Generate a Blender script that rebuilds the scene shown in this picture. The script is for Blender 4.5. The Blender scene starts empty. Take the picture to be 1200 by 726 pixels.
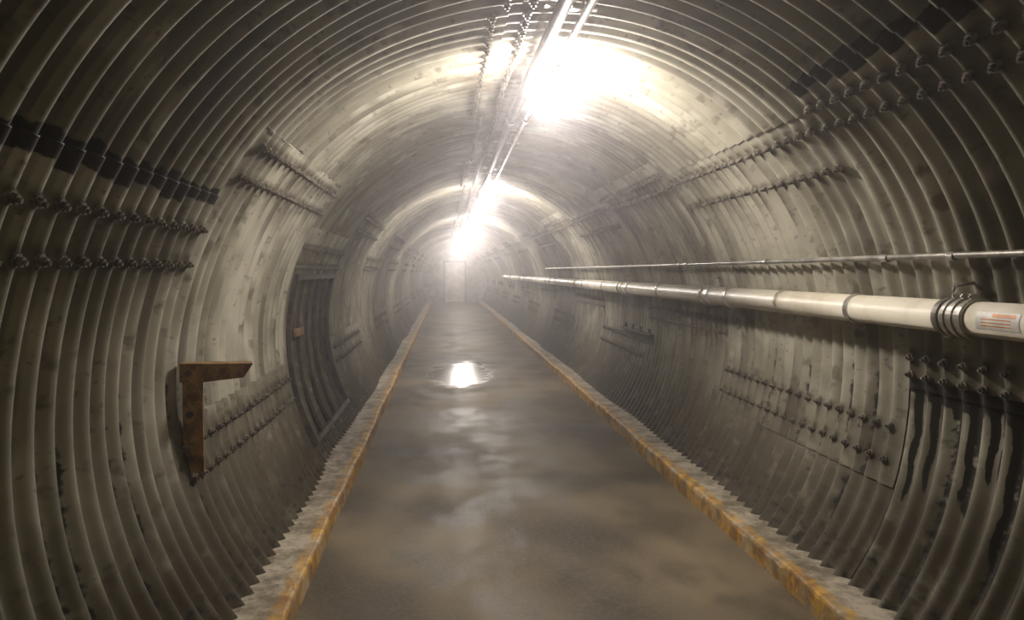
import bpy, math, random
import numpy as np
from mathutils import Vector, Matrix
random.seed(7); rng=np.random.RandomState(7)
sc=bpy.context.scene
sc.view_settings.view_transform='Standard'
USE_HAZE=True
CX,CZ,R=0.5,1.09,1.728
NC=19; P=0.1282; Y0=3.65; SEC=NC*P
YEND=Y0+16*SEC
YBEG=Y0-4*SEC
AMP=.0205
# ------------------------------------------------------------ materials
def newmat(name):
    m=bpy.data.materials.new(name); m.use_nodes=True
    nt=m.node_tree; b=nt.nodes['Principled BSDF']; return m,nt,b
def N(nt,t,**k):
    n=nt.nodes.new(t)
    for a,v in k.items(): setattr(n,a,v)
    return n
def noise(nt,vec,scale,detail=4,rough=.6,dist=0):
    n=N(nt,'ShaderNodeTexNoise'); n.inputs['Scale'].default_value=scale
    n.inputs['Detail'].default_value=detail; n.inputs['Roughness'].default_value=rough
    n.inputs['Distortion'].default_value=dist
    nt.links.new(vec,n.inputs['Vector']); return n.outputs['Fac']
def ramp(nt,fac,p0,p1,v0=0,v1=1):
    n=N(nt,'ShaderNodeMapRange'); n.interpolation_type='SMOOTHSTEP'
    n.inputs['From Min'].default_value=p0; n.inputs['From Max'].default_value=p1
    n.inputs['To Min'].default_value=v0; n.inputs['To Max'].default_value=v1
    nt.links.new(fac,n.inputs['Value']); return n.outputs['Result']
def mix(nt,fac,a,b,blend='MIX'):
    n=N(nt,'ShaderNodeMix',data_type='RGBA',blend_type=blend)
    for sock,v in ((n.inputs[0],fac),(n.inputs[6],a),(n.inputs[7],b)):
        if isinstance(v,(int,float)): sock.default_value=v
        elif isinstance(v,tuple): sock.default_value=(*v,1)
        else: nt.links.new(v,sock)
    return n.outputs[2]
def math_(nt,op,a,b=0.0):
    n=N(nt,'ShaderNodeMath',operation=op)
    for i,v in enumerate((a,b)):
        if isinstance(v,(int,float)): n.inputs[i].default_value=v
        else: nt.links.new(v,n.inputs[i])
    return n.outputs[0]
def scalevec(nt,vec,s):
    n=N(nt,'ShaderNodeVectorMath',operation='MULTIPLY'); nt.links.new(vec,n.inputs[0]); n.inputs[1].default_value=s
    return n.outputs[0]
def bump(nt,b,h,strength=.3,dist=.01):
    n=N(nt,'ShaderNodeBump'); n.inputs['Strength'].default_value=strength; n.inputs['Distance'].default_value=dist
    nt.links.new(h,n.inputs['Height']); nt.links.new(n.outputs[0],b.inputs['Normal'])
def pos(nt): return N(nt,'ShaderNodeNewGeometry').outputs['Position']

def mat_lining():
    m,nt,b=newmat('galvanized_corrugated_steel')
    a=N(nt,'ShaderNodeAttribute',attribute_name='tuv').outputs['Vector']
    mk=N(nt,'ShaderNodeAttribute',attribute_name='masks')
    sep=N(nt,'ShaderNodeSeparateColor'); nt.links.new(mk.outputs['Color'],sep.inputs[0])
    tar_shade,tone,rust_shade=sep.outputs[0],sep.outputs[1],sep.outputs[2]
    c=mix(nt,tone,(.175,.163,.112),(.47,.45,.365))
    mott=noise(nt,a,1.7,3,.6)
    c=mix(nt,ramp(nt,mott,.36,.64,0,.65),c,(.13,.116,.076))
    streak=noise(nt,scalevec(nt,a,(6,.8,1)),1.0,2,.5)
    c=mix(nt,ramp(nt,streak,.48,.68,0,.6),c,(.065,.055,.034))
    wh=noise(nt,scalevec(nt,a,(5,2.4,1)),1.3,2,.6)
    c=mix(nt,ramp(nt,wh,.56,.74,0,.45),c,(.58,.56,.48))
    sp=noise(nt,a,24,2,.6)
    c=mix(nt,ramp(nt,sp,.64,.71,0,.45),c,(.05,.04,.026))
    sp2=noise(nt,a,7,3,.65)
    c=mix(nt,ramp(nt,sp2,.56,.69,0,.6),c,(.06,.048,.028))
    c=mix(nt,math_(nt,'MULTIPLY',rust_shade,ramp(nt,sp2,.15,.5)),c,(.052,.040,.022))
    tt=math_(nt,'ADD',tar_shade,math_(nt,'MULTIPLY',math_(nt,'SUBTRACT',sp,.5),1.0))
    c=mix(nt,ramp(nt,tt,.42,.66,0,.95),c,(.007,.0055,.004))
    nt.links.new(c,b.inputs['Base Color'])
    b.inputs['Metallic'].default_value=.2
    r=ramp(nt,mott,.3,.7,.44,.66); nt.links.new(r,b.inputs['Roughness'])
    return m
def mat_simple(name,c1,c2,scale,rough=.6,metal=0,lo=.35,hi=.65,bs=.2):
    m,nt,b=newmat(name); p=pos(nt); f=noise(nt,p,scale,3,.65)
    c=mix(nt,ramp(nt,f,lo,hi),c1,c2); nt.links.new(c,b.inputs['Base Color'])
    b.inputs['Roughness'].default_value=rough; b.inputs['Metallic'].default_value=metal
    if bs>=.3: bump(nt,b,f,bs,.004)
    return m
def mat_floor():
    m,nt,b=newmat('damp_concrete_floor'); p=pos(nt)
    big=noise(nt,scalevec(nt,p,(1.0,.8,1)),1.0,2,.5,.0)
    med=noise(nt,scalevec(nt,p,(1.4,.8,1)),1.9,4,.6,.0)
    fine=noise(nt,p,45,3,.7)
    c=mix(nt,ramp(nt,big,.35,.65),(.050,.040,.025),(.170,.132,.080))
    c=mix(nt,ramp(nt,med,.42,.72,0,.7),c,(.036,.029,.019))
    c=mix(nt,ramp(nt,fine,.4,.75,0,.35),c,(.22,.175,.115))
    s=N(nt,'ShaderNodeSeparateXYZ'); nt.links.new(p,s.inputs[0])
    w=noise(nt,p,3.2,3,.6)
    def ell(x,y,rx,ry,amp=.9):
        dx=math_(nt,'DIVIDE',math_(nt,'SUBTRACT',s.outputs[0],x),rx); dy=math_(nt,'DIVIDE',math_(nt,'SUBTRACT',s.outputs[1],y),ry)
        d=math_(nt,'ADD',math_(nt,'MULTIPLY',dx,dx),math_(nt,'MULTIPLY',dy,dy))
        d=math_(nt,'ADD',d,math_(nt,'MULTIPLY',math_(nt,'SUBTRACT',w,.5),amp*2))
        return ramp(nt,d,.6,1.1,1,0)
    pd=math_(nt,'MAXIMUM',ell(.20,12.6,.55,1.5,1.2),math_(nt,'MULTIPLY',ell(.25,8.6,.85,.7),.2))
    c=mix(nt,math_(nt,'MULTIPLY',pd,.6),c,(.03,.026,.02))
    nt.links.new(c,b.inputs['Base Color'])
    b.inputs['Specular IOR Level'].default_value=.38
    r=ramp(nt,med,.35,.65,.68,.50)
    mm=N(nt,'ShaderNodeMix'); nt.links.new(pd,mm.inputs[0]); nt.links.new(r,mm.inputs[2]); mm.inputs[3].default_value=.19
    nt.links.new(mm.outputs[0],b.inputs['Roughness'])
    bump(nt,b,fine,.15,.004)
    return m
def mat_curb():
    m,nt,b=newmat('curb_concrete_yellow_edge'); p=pos(nt)
    s=N(nt,'ShaderNodeSeparateXYZ'); nt.links.new(p,s.inputs[0])
    n9=noise(nt,p,9,3,.6)
    d=math_(nt,'ABSOLUTE',math_(nt,'SUBTRACT',s.outputs[0],.5035))
    d=math_(nt,'ADD',d,math_(nt,'MULTIPLY',math_(nt,'SUBTRACT',n9,.5),.05))
    y=ramp(nt,d,1.25,1.29,1,0)
    ps=scalevec(nt,p,(3,1,1))
    wear=ramp(nt,noise(nt,ps,6,4,.7),.40,.68,.98,.12)
    f=noise(nt,p,5,4,.7)
    c=mix(nt,ramp(nt,f,.35,.65),(.16,.13,.09),(.46,.41,.32))
    g=noise(nt,p,24,3,.6)
    c=mix(nt,ramp(nt,g,.56,.7,0,.7),c,(.06,.048,.034))
    ye=mix(nt,ramp(nt,n9,.35,.6),(.58,.32,.03),(.24,.115,.02))
    c=mix(nt,math_(nt,'MULTIPLY',y,wear),c,ye)
    nt.links.new(c,b.inputs['Base Color']); b.inputs['Roughness'].default_value=.62
    bump(nt,b,g,.5,.01); return m
def mat_emit(name,col,st):
    m,nt,b=newmat(name); b.inputs['Base Color'].default_value=(.9,.9,.9,1)
    b.inputs['Emission Color'].default_value=(*col,1); b.inputs['Emission Strength'].default_value=st; return m
M_LIN=mat_lining(); M_FL=mat_floor(); M_CURB=mat_curb()
M_BOLT=mat_simple('weathered_bolt_steel',(.05,.04,.03),(.20,.18,.145),30,.55,.3)
M_PIPE=mat_simple('cream_pipe_jacket',(.58,.52,.40),(.76,.71,.59),3,.35,0,.3,.6,.05)
M_BAND=mat_simple('galvanized_band',(.40,.38,.34),(.62,.60,.56),20,.3,.8)
M_COND=mat_simple('grey_conduit',(.16,.15,.13),(.34,.32,.28),8,.4,.5)
M_DARKC=mat_simple('dark_conduit',(.03,.028,.026),(.09,.08,.07),8,.5,.3)
M_RUST=mat_simple('rusty_steel',(.12,.062,.022),(.31,.18,.065),14,.8,.2,bs=.5)
M_DARKR=mat_simple('dark_rusted_steel',(.03,.024,.018),(.09,.07,.05),10,.75,.3,bs=.4)
M_WALL=mat_simple('pale_painted_bulkhead',(.34,.32,.28),(.55,.53,.48),3,.6)
M_DOOR=mat_simple('grey_door_paint',(.15,.15,.14),(.25,.24,.23),4,.5)
M_LABW=mat_simple('label_white_paper',(.7,.68,.62),(.85,.83,.78),20,.5)
M_LABO=mat_simple('label_orange_ink',(.6,.2,.02),(.75,.28,.04),20,.5)
M_LAMPW=mat_emit('lamp_glass_cool',(1.0,.91,.84),430)
M_LAMPY=mat_emit('lamp_glass_warm',(1.0,.82,.50),135)
M_LAMPC=mat_simple('lamp_cast_metal',(.10,.10,.09),(.25,.24,.22),12,.45,.6)

# ------------------------------------------------------------ mesh builder
class MB:
    def __init__(s): s.v=[];s.f=[];s.m=[];s.mats=[];s.sm=[]
    def mi(s,m):
        if m not in s.mats: s.mats.append(m)
        return s.mats.index(m)
    def add(s,vs,fs,m,smooth=False):
        o=len(s.v); s.v+= [tuple(v) for v in vs]; k=s.mi(m)
        for f in fs: s.f.append([i+o for i in f]); s.m.append(k); s.sm.append(smooth)
    def box(s,c,d,m,rot=None,taper=None):
        x,y,z=[q/2 for q in d]; vs=[Vector((a*x,b_*y,e*z)) for a in(-1,1) for b_ in(-1,1) for e in(-1,1)]
        if rot: vs=[rot@v for v in vs]
        vs=[v+Vector(c) for v in vs]
        s.add(vs,[(0,1,3,2),(4,6,7,5),(0,4,5,1),(2,3,7,6),(0,2,6,4),(1,5,7,3)],m)
    def tube(s,pts,rad,m,seg=16,cap=True,smooth=True):
        pts=[Vector(p) for p in pts]; n=len(pts)
        if not isinstance(rad,(list,tuple)): rad=[rad]*n
        vs=[];fs=[]
        prev=None
        for i,p in enumerate(pts):
            a=pts[max(i-1,0)]; b_=pts[min(i+1,n-1)]; t=(b_-a)
            if t.length<1e-9: t=prev or Vector((0,1,0))
            t=t.normalized(); prev=t
            up=Vector((0,0,1)) if abs(t.z)<.9 else Vector((1,0,0))
            u=t.cross(up).normalized(); w=u.cross(t)
            for k in range(seg):
                q=2*math.pi*k/seg; vs.append(p+(u*math.cos(q)+w*math.sin(q))*rad[i])
        for i in range(n-1):
            for k in range(seg):
                k2=(k+1)%seg; fs.append((i*seg+k,i*seg+k2,(i+1)*seg+k2,(i+1)*seg+k))
        if cap: fs.append(tuple(range(seg))); fs.append(tuple(range((n-1)*seg,n*seg)))
        s.add(vs,fs,m,smooth)
    def obj(s,name,parent=None,bevel=0):
        me=bpy.data.meshes.new(name); me.from_pydata(s.v,[],s.f)
        for m in s.mats: me.materials.append(m)
        me.polygons.foreach_set('material_index',s.m); me.polygons.foreach_set('use_smooth',s.sm); me.update()
        o=bpy.data.objects.new(name,me); sc.collection.objects.link(o)
        if parent: o.parent=parent
        if bevel:
            b=o.modifiers.new('bevel','BEVEL'); b.width=bevel; b.segments=2; b.limit_method='ANGLE'
        return o

# ------------------------------------------------------------ corrugated lining
TH0,TH1=-40,220
A_SEAMS=[(-1.5,(0.8,3.6)),(51.7,(47,43)),(95,(93.5,97.5)),(150.5,(156,161.5))]
B_SEAMS=[(-18,(-8.5,-14)),(46.5,(43.5,36)),(97,(94,99.5)),(138,(141,146.5)),(186,(190,195))]
crand=rng.rand(1000)
def cr(k,s): return crand[(k*7+s*131)%1000]
V=[];F=[];TUV=[];MK=[];off=0
def ringr(y): return R+AMP*np.cos(2*np.pi*(y-Y0)/P)
def dent(y,th): 
    return .006*np.sin(1.3*y+3*th)+.005*np.sin(2.9*y-5*th+1)+.004*np.sin(.7*y+7*th+2)
bolts=[]
def seams_for(k): return A_SEAMS if k%2 else B_SEAMS
for k in range(-4,16):
    ya=Y0+k*SEC; near=(ya<14)
    spc=9 if near else 6; dth=1.0 if near else 2.2
    if k==-1: spc=14
    ys=np.linspace(ya-.0,ya+SEC+.03,int((NC+.2)*spc)+1)
    seams=seams_for(k); ed=[TH0]+[s[0] for s in seams]+[TH1]
    for j in range(len(ed)-1):
        t0,t1=ed[j],ed[j+1]+(1.0 if j<len(ed)-2 else 0)
        n=max(3,int((t1-t0)/dth)+1); th=np.linspace(t0,t1,n)
        th=np.concatenate([[t0],[t0],[t0+.06],[t0+.15],th[1:]])
        lin=(th-t0)/(t1-t0); offr=-.0035+.0075*lin
        offr[0]+=.006
        YY,TT=np.meshgrid(ys,th,indexing='ij'); tr=np.radians(TT)
        rr=ringr(YY)+offr[None,:]+dent(YY,tr)+(.006 if k%2 else -.003)
        X=CX+rr*np.cos(tr); Z=CZ+rr*np.sin(tr)
        V.append(np.stack([X,YY,Z],-1).reshape(-1,3))
        TUV.append(np.stack([YY,tr*R,np.full_like(YY,(k*5+j)*1.7)],-1).reshape(-1,3))
        tone=np.full_like(YY,.25+.60*cr(k*9+j,3))
        if k==0 and j in (3,4): tone+=.2
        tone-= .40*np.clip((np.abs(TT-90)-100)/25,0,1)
        if k==-1 and j==0: tone=np.full_like(YY,.9)-.6*np.clip((-8-TT)/16,0,1)
        ci=np.floor((YY-Y0)/P+.5).astype(int); ph=(YY-Y0)/P-ci
        cv=crand[(ci*7+j*31)%1000]; cv2=crand[(ci*13+57)%1000]; cv3=crand[(ci*29+11)%1000]
        tar_shade=np.zeros_like(YY); rust_shade=np.clip((np.abs(TT-90)-92)/26,0,.95)
        if k==-1 and j==0: rust_shade=np.clip((-6-TT)/18,0,.9)
        side=np.where(TT>90,1,-1)
        sm=lambda x:np.clip(x,0,1)
        for (e,rows) in seams:
            dn=(TT-e)*side
            g=cr(k*3+int(abs(e)),5)
            amt=.1+.3*g
            if k<=-1 and e in (51.7,150.5): amt=.9
            L=(.8+2.0*cv)*amt
            tar_shade=np.maximum(tar_shade,sm((L-np.abs(dn-.4))*1.3+.3)*sm(amt*1.4)*(np.abs(dn-.4)<L+1))
            for q in rows:
                d2=(TT-q)*side
                Ld=(2+14*cv2**2)
                rust_shade=np.maximum(rust_shade,sm(1-d2/Ld)*(d2>-1.2)*sm(1.5-np.abs(np.abs(ph)-.5)*4)*.95)
                tar_shade=np.maximum(tar_shade,.66*sm(1-d2/(1.5+7*cv**2))*(d2>-.4)*sm(1.3-np.abs(np.abs(ph)-.5)*6))
        if k==-1:
            d2=(-1.0-TT)
            for (cc,offp,wd) in ((cv2,-.12,.15),(cv3,.22,.12)):
                Ld=1.5+21*cc**1.3
                m_=sm((Ld-d2)*.3)*(d2>-.8)*sm((wd*(1.3-.6*d2/Ld)-np.abs(ph-offp-.035*np.sin(d2*.8+ci)))*14)*(YY>1.6)*(TT<10)
                tar_shade=np.maximum(tar_shade,1.3*m_)
            tar_shade=np.maximum(tar_shade,1.0*(d2>-.8)*sm((1.6+1.5*cv-d2))*(TT<10))
        if k==1:
            tar_shade=np.maximum(tar_shade,.6*sm((TT-181)/3)*sm((197-TT)/4)*sm((YY-7.7)*3))
            hatch_shade=sm((TT-164)/1.5)*sm((208-TT)/1.5)*sm((YY-6.18)*20)*sm((8.15-YY)*20)
            tar_shade=np.maximum(tar_shade,.30*hatch_shade); rust_shade=np.maximum(rust_shade,.85*hatch_shade)  # shade within the hatch frame, painted into the wall through both masks
        low=sm((np.abs(TT-90)-86)/5)
        Ls=90+42*cv2
        stk=sm((Ls-np.abs(TT-90))/6)*sm((cv-.50)*5)*sm(1.4-np.abs(ph)*3.2)
        tar_shade=np.maximum(tar_shade,.60*low*stk)
        tar_shade=np.maximum(tar_shade,.46*sm((np.abs(TT-90)-110)/10))
        MK.append(np.stack([np.clip(tar_shade,0,1.3),sm(tone),sm(rust_shade),np.ones_like(tar_shade)],-1).reshape(-1,4))
        ny,nt_=YY.shape
        idx=np.arange(ny*nt_).reshape(ny,nt_)+off
        q=np.stack([idx[:-1,:-1],idx[1:,:-1],idx[1:,1:],idx[:-1,1:]],-1).reshape(-1,4)
        F.append(q); off+=ny*nt_
    for (e,rows) in seams:
        for ri,q in enumerate(rows):
            for c in range(NC):
                y=ya+(c+.5)*P
                if y<0.3 : continue
                bolts.append((y,q,k))
V=np.concatenate(V);F=np.concatenate(F);TUV=np.concatenate(TUV);MK=np.concatenate(MK)
me=bpy.data.meshes.new('corrugated_tunnel_lining')
me.vertices.add(len(V)); me.vertices.foreach_set('co',V.ravel())
me.loops.add(len(F)*4); me.loops.foreach_set('vertex_index',F.ravel().astype(np.int32))
me.polygons.add(len(F)); me.polygons.foreach_set('loop_start',np.arange(0,len(F)*4,4,dtype=np.int32))
me.update(calc_edges=True)
me.polygons.foreach_set('use_smooth',np.ones(len(F),bool))
a=me.attributes.new('tuv','FLOAT_VECTOR','POINT'); a.data.foreach_set('vector',TUV.ravel())
a=me.color_attributes.new('masks','FLOAT_COLOR','POINT'); a.data.foreach_set('color',MK.ravel())
me.materials.append(M_LIN); me.update(); me.validate()
o=bpy.data.objects.new('corrugated_tunnel_lining',me); sc.collection.objects.link(o)

mb=MB()
for (y,q,k) in bolts:
    t=math.radians(q); d=Vector((math.cos(t),0,math.sin(t)))
    r=R+AMP*math.cos(2*math.pi*(y-Y0)/P)+(.006 if k%2 else -.003)+float(dent(y,t))
    seg=6 if y<16 else 4
    p=Vector((CX,y,CZ))+d*(r+.010)
    inn=-d
    if y<16:
        mb.tube([p+inn*.0,p+inn*.016],[.022,.022],M_BOLT,8,True,False)
    mb.tube([p+inn*.012,p+inn*.030],[.015,.015],M_BOLT,seg,True,False)
    if y<16: mb.tube([p+inn*.028,p+inn*.041],[.008,.007],M_BOLT,6,True,False)
mb.obj('seam_bolts')

# ------------------------------------------------------------ floor and curbs
ys=np.arange(YBEG,YEND-.1,.25)
xs=np.linspace(-.80,1.80,27); v=[];f=[]
for y in ys:
    for x in xs: v.append((x,y,.004*math.sin(x*3+y*.9)+.003*math.sin(y*2.1-x*5)-.006))
n=len(xs)
for i in range(len(ys)-1):
    for j in range(n-1): f.append((i*n+j,i*n+j+1,(i+1)*n+j+1,(i+1)*n+j))
mb=MB(); mb.add(v,f,M_FL,True); mb.obj('floor')
def curb(side):
    mb=MB(); v=[];f=[]
    xin=1.707 if side>0 else -.70
    ys=np.arange(YBEG+.06,YEND-.15,.06)
    for i,y in enumerate(ys):
        w=.006*math.sin(y*1.7+side)+.004*math.sin(y*5.3)+random.uniform(-.0025,.0025)
        h=.108+.004*math.sin(y*2.3+side)+random.uniform(-.002,.002)
        ch=.014+random.uniform(0,.008)*(1 if random.random()<.8 else 3)
        pr=[(0,-.05),(.002,h-ch),(ch*.4,h-ch*.3),(ch,h),(.06,h+.002),(.12,h-.002),(.30,h)]
        for (a_,z) in pr: v.append((xin+side*(a_+w*(1 if a_<.1 else 0)),y,z))
    n=len(pr)
    for i in range(len(ys)-1):
        for j in range(n-1):
            q=(i*n+j,i*n+j+1,(i+1)*n+j+1,(i+1)*n+j); f.append(q if side<0 else q[::-1])
    mb.add(v,f,M_CURB,False); return mb.obj('curb')
curb(-1); curb(1)

# ------------------------------------------------------------ main pipe (right)
PX,PZ,PR=2.05,1.417,.068
mb=MB()
mb.tube([(PX,-3,PZ),(PX,28,PZ)],PR,M_PIPE,32,True)
mb.tube([(PX,27.95,PZ),(PX,28.1,PZ),(PX+.04,28.2,PZ),(PX+.12,28.25,PZ)],PR+.006,M_PIPE,20)
def collar(y,w=.05,dr=.006,m=M_BAND):
    mb.tube([(PX,y-w/2,PZ),(PX,y-w/2,PZ),(PX,y+w/2,PZ),(PX,y+w/2,PZ)],[PR-.001,PR+dr,PR+dr,PR-.001],m,32,False,False)
for y in (3.81,4.66,7.4,10.06): collar(y,.035)
for y in (5.55,5.95,8.66,8.95): collar(y,.06,.008)
for i in range(12): collar(11.5+i*1.45,.06)
def coupling(y):
    collar(y,.13,.009,M_BAND)
    for dy in (-.05,0,.05):
        collar(y+dy,.022,.015,M_BAND)
        mb.box((PX-.01,y+dy,PZ+PR+.018),(.035,.018,.022),M_BAND)
        mb.tube([(PX-.035,y+dy,PZ+PR+.02),(PX+.03,y+dy,PZ+PR+.02)],.005,M_BAND,8)
coupling(2.97)
def hanger(y):
    mb.tube([(PX,y-.015,PZ),(PX,y-.015,PZ),(PX,y+.015,PZ),(PX,y+.015,PZ)],[PR,PR+.009,PR+.009,PR],M_COND,32,False,False)
    mb.tube([(PX,y,PZ+PR),(PX+.02,y,PZ+PR+.06),(PX+.10,y,PZ+PR+.07)],.008,M_COND,8)
    mb.box((PX+.06,y,PZ-PR-.012),(.14,.04,.012),M_COND)
for y in (3.08,6.1,9.1,12.2,15.2,18.2,21.3,24.3,27.4): hanger(y)
def label(y0,y1,a0,a1,dr,m):
    v=[];f=[];n=8
    for i in range(n+1):
        a=math.radians(a0+(a1-a0)*i/n)
        for y in (y0,y1): v.append((PX+(PR+dr)*math.cos(a),y,PZ+(PR+dr)*math.sin(a)))
    for i in range(n): f.append((2*i,2*i+1,2*i+3,2*i+2))
    mb.add(v,f,m,True)
label(2.60,2.83,150,205,.0012,M_LABW); label(2.62,2.74,155,166,.002,M_LABO)
for i in range(3): label(2.64,2.80,172+i*10,175+i*10,.002,M_LABO)
mb.obj('insulated_pipe')

mb=MB()
UX,UZ=2.065,1.663
mb.tube([(UX,-3,UZ),(UX,3,UZ+.003),(UX,8,UZ-.004),(UX,16.4,UZ)],.0135,M_COND,12)
for y in np.arange(1.2,16,1.9):
    mb.tube([(UX,y-.02,UZ),(UX,y+.02,UZ)],.018,M_BAND,12)
    mb.box((UX+.02,y,UZ),(.05,.03,.012),M_COND)
for y in (3.6,6.7,9.8,12.9): mb.tube([(UX,y-.03,UZ),(UX,y+.03,UZ)],.018,M_COND,12)
mb.tube([(UX,16.38,UZ),(UX+.03,16.42,UZ),(UX+.06,16.42,UZ)],.0135,M_COND,12)
mb.obj('wall_conduit')

# ------------------------------------------------------------ ceiling conduits
def ceil_conduit(x,z,r,m,name):
    mb=MB(); pts=[(x+.008*math.sin(y*.8),y,z+.004*math.sin(y*1.3)) for y in np.arange(-4,41.5,1.0)]
    mb.tube(pts,r,m,14)
    for y in np.arange(-3.2,41,3.05): mb.tube([(x+.008*math.sin(y*.8),y-.04,z),(x+.008*math.sin(y*.8),y+.04,z)],r+.008,m,14)
    for y in np.arange(-3.8,41,1.83):
        mb.box((x,y,z+r+.004),(.12,.035,.006),M_BAND)
        mb.tube([(x,y,z),(x,y,z+.09)],.005,M_BAND,6)
    mb.obj(name)
ceil_conduit(.50,2.725,.032,M_DARKC,'ceiling_conduit')
ceil_conduit(.61,2.725,.019,M_COND,'ceiling_conduit')

# ------------------------------------------------------------ lamps
LX=.60
def lamp(y,mat):
    e=bpy.data.objects.new('ceiling_lamp',None); sc.collection.objects.link(e); e.location=(LX,y,2.70)
    b=MB(); b.tube([(0,0,.03),(0,0,.03),(0,0,-.02),(0,0,-.02)],[.001,.055,.055,.001],M_LAMPC,20,False,False)
    b.tube([(0,0,-.02),(0,0,-.045)],[.035,.078],M_LAMPC,20)
    b.tube([(0,-.12,0),(0,.12,0)],.016,M_LAMPC,12); b.obj('junction_box',e)
    g=MB(); prof=[(-.042,.070),(-.07,.098),(-.11,.114),(-.15,.110),(-.19,.088),(-.21,.058),(-.222,.004)]
    g.tube([(0,0,z) for z,r in prof],[r for z,r in prof],mat,24); g.obj('glass_jar',e)
    c=MB()
    for i in range(6):
        a_=i*math.pi/3; cs,sn=math.cos(a_),math.sin(a_)
        c.tube([(.08*cs,.08*sn,-.042),(.120*cs,.120*sn,-.10),(.118*cs,.118*sn,-.16),(.075*cs,.075*sn,-.222),(0,0,-.237)],.002,M_LAMPC,6)
    for z,r in ((-.05,.090),(-.11,.121),(-.17,.114)):
        c.tube([(r*math.cos(q),r*math.sin(q),z) for q in np.linspace(0,2*math.pi,25)],.002,M_LAMPC,6,False)
    c.obj('wire_guard',e)
lamp(4.4,M_LAMPW)
for i in range(1,6): lamp(4.4+6.75*i,M_LAMPW)
lamp(-2.6,M_LAMPY)

# ------------------------------------------------------------ rusty bracket left
mb=MB()
bx,by=-1.15,3.72
mb.box((bx,by,.93),(.09,.012,.50),M_RUST); mb.box((bx-.04,by+.045,.93),(.012,.10,.50),M_RUST)
v=[(bx-.05,by-.02,1.18),(bx+.27,by-.02,1.18),(bx+.23,by-.02,1.12),(bx+.05,by-.02,1.10),(bx-.05,by-.02,1.10)]
v2=[(x,y+.012,z) for x,y,z in v]
mb.add(v+v2,[(0,1,2,3,4),(9,8,7,6,5)]+[(i,(i+1)%5,(i+1)%5+5,i+5) for i in range(5)],M_RUST)
mb.box((bx+.10,by+.02,1.178),(.30,.09,.012),M_RUST)
for z in (.75,.95,1.14): mb.tube([(bx-.01,by-.03,z),(bx-.01,by+.01,z)],.014,M_DARKR,6,True,False)
mb.obj('rusty_wall_bracket',bevel=.002)

# ------------------------------------------------------------ hatch grille on left wall
mb=MB()
def arcpt(th,r,y): t=math.radians(th); return (CX+r*math.cos(t),y,CZ+r*math.sin(t))
def arcbar(y,th0,th1,w,dr,m):
    v=[];f=[];n=16
    for i in range(n+1):
        th=th0+(th1-th0)*i/n
        for (r,yy) in ((R-.01,y-w/2),(R-.02-dr,y-w/2),(R-.02-dr,y+w/2),(R-.01,y+w/2)): v.append(arcpt(th,r,yy))
    for i in range(n):
        for j in range(3): f.append((i*4+j,i*4+j+1,(i+1)*4+j+1,(i+1)*4+j))
    f+= [(0,1,2,3),(n*4,n*4+1,n*4+2,n*4+3)]
    mb.add(v,f,m)
for y in (6.18,8.15): arcbar(y,164,208,.04,.035,M_DARKR)
for y in (6.6,7.0,7.4,7.8): arcbar(y,164,208,.016,.02,M_DARKR)
for th in (164,208):
    p=Vector(arcpt(th,R-.032,7.165)); mb.box(p,(.04,2.0,.04),M_DARKR,Matrix.Rotation(-math.radians(th),3,'Y'))
p=Vector(arcpt(179,R-.055,6.5)); mb.box(p,(.02,.35,.06),M_RUST)
mb.obj('wall_hatch_grille')

mb=MB(); y,z,l=8.9,.93,1.3; s=math.sqrt((R-.03)**2-(z-CZ)**2); x=CX+s
mb.box((x-.03,y,z),(.08,l,.012),M_DARKR); mb.box((x-.005,y,z-.05),(.012,l,.11),M_DARKR)
for i in range(4): mb.box((x-.02,y-l/2+.1+i*(l-.2)/3,z+.03),(.03,.03,.06),M_DARKR)
mb.obj('wall_ledge_bracket')

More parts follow.
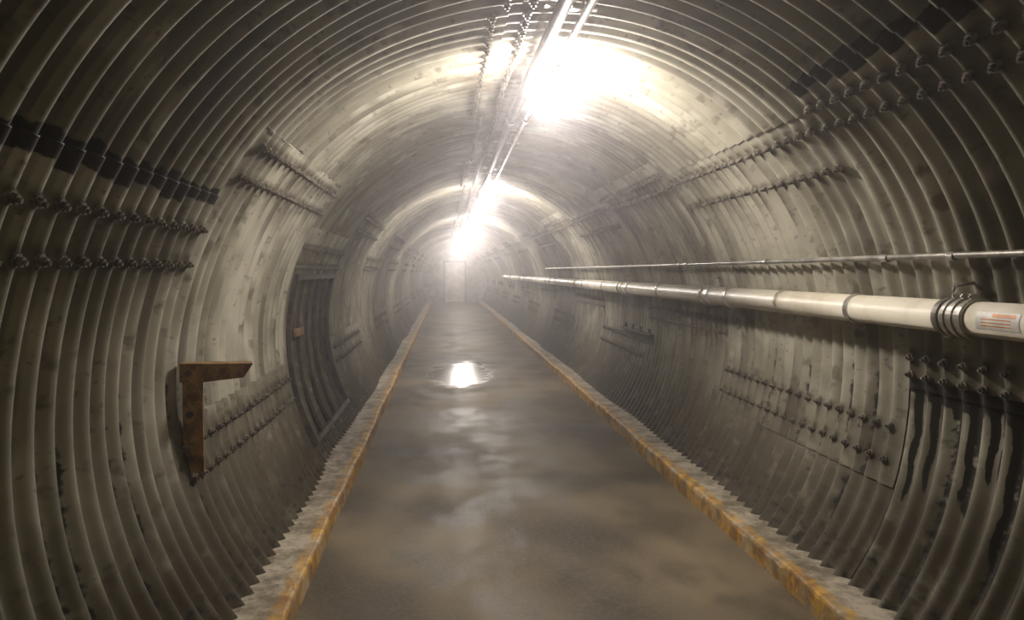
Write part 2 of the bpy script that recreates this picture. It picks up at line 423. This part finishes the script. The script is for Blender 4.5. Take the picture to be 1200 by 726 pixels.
# ------------------------------------------------------------ bulkheads
def bulkhead(y,name,door):
    mb=MB(); n=64
    dx0,dx1,dz=CX-.55,CX+.55,2.1
    Rb=R+.05
    if not door:
        mb.add([(CX+Rb*math.cos(2*math.pi*i/n),y,CZ+Rb*math.sin(2*math.pi*i/n)) for i in range(n)],[tuple(range(n))],M_WALL)
    else:
        def col(xa,xb,za):
            m=14;v=[];f=[]
            for i in range(m+1):
                x=xa+(xb-xa)*i/m; zt=CZ+math.sqrt(max(0,Rb*Rb-(x-CX)**2)); v+=[(x,y,za if za is not None else -.05),(x,y,max(zt,-.05))]
            for i in range(m): f.append((2*i,2*i+2,2*i+3,2*i+1))
            mb.add(v,f,M_WALL)
        col(CX-Rb,dx0,None); col(dx0,dx1,dz); col(dx1,CX+Rb,None)
        for x in (dx0-.02,dx1+.02): mb.box((x,y-.02,dz/2),(.08,.16,dz),M_DOOR)
        mb.box((CX,y-.02,dz+.03),(dx1-dx0+.12,.16,.08),M_DOOR)
    return mb.obj(name)
bulkhead(YBEG+.02,'added_back_wall',False)  # unseen wall added behind the camera to keep light from escaping
bulkhead(YEND-.1,'wall_end',True)
ye=YEND
mb=MB()
mb.box((CX,ye+1.5,-.03),(2.4,3,.06),M_WALL)
mb.box((CX,ye+3.0,1.2),(2.4,.05,2.4),M_WALL); mb.box((CX-1.2,ye+1.5,1.2),(.05,3,2.4),M_WALL)
mb.box((CX+1.2,ye+1.5,1.2),(.05,3,2.4),M_WALL); mb.box((CX,ye+1.5,2.4),(2.4,3,.05),M_WALL)
mb.obj('wall_vestibule')
lt=bpy.data.lights.new('vestibule_light','POINT'); lt.energy=60; lt.shadow_soft_size=.1; lt.color=(1,.9,.85)
lo=bpy.data.objects.new('vestibule_light',lt); lo.location=(CX,ye+1.5,2.2); sc.collection.objects.link(lo)

# ------------------------------------------------------------ haze
if USE_HAZE:
    mb=MB(); mb.box((CX,(YBEG+YEND)/2,1.4),(3.9,YEND-YBEG+.5,3.4),M_WALL)
    hz=mb.obj('tunnel_haze')
    m=bpy.data.materials.new('damp_air_haze'); m.use_nodes=True; nt=m.node_tree; nt.nodes.clear()
    out=nt.nodes.new('ShaderNodeOutputMaterial'); vs=nt.nodes.new('ShaderNodeVolumeScatter')
    vs.inputs['Density'].default_value=.019; vs.inputs['Anisotropy'].default_value=.8; vs.inputs['Color'].default_value=(.95,.92,.94,1)
    nt.links.new(vs.outputs[0],out.inputs['Volume'])
    hz.data.materials.clear(); hz.data.materials.append(m)

w=bpy.data.worlds.new('w'); sc.world=w; w.use_nodes=True
w.node_tree.nodes['Background'].inputs[0].default_value=(.01,.009,.008,1); w.node_tree.nodes['Background'].inputs[1].default_value=.3

cam=bpy.data.cameras.new('camera'); cam.lens=28; cam.sensor_width=36; cam.clip_end=200; cam.clip_start=.05
co=bpy.data.objects.new('camera',cam); sc.collection.objects.link(co)
co.location=(0,0,1.6); co.rotation_euler=(math.radians(90-2.76),0,math.radians(-4.78)); sc.camera=co
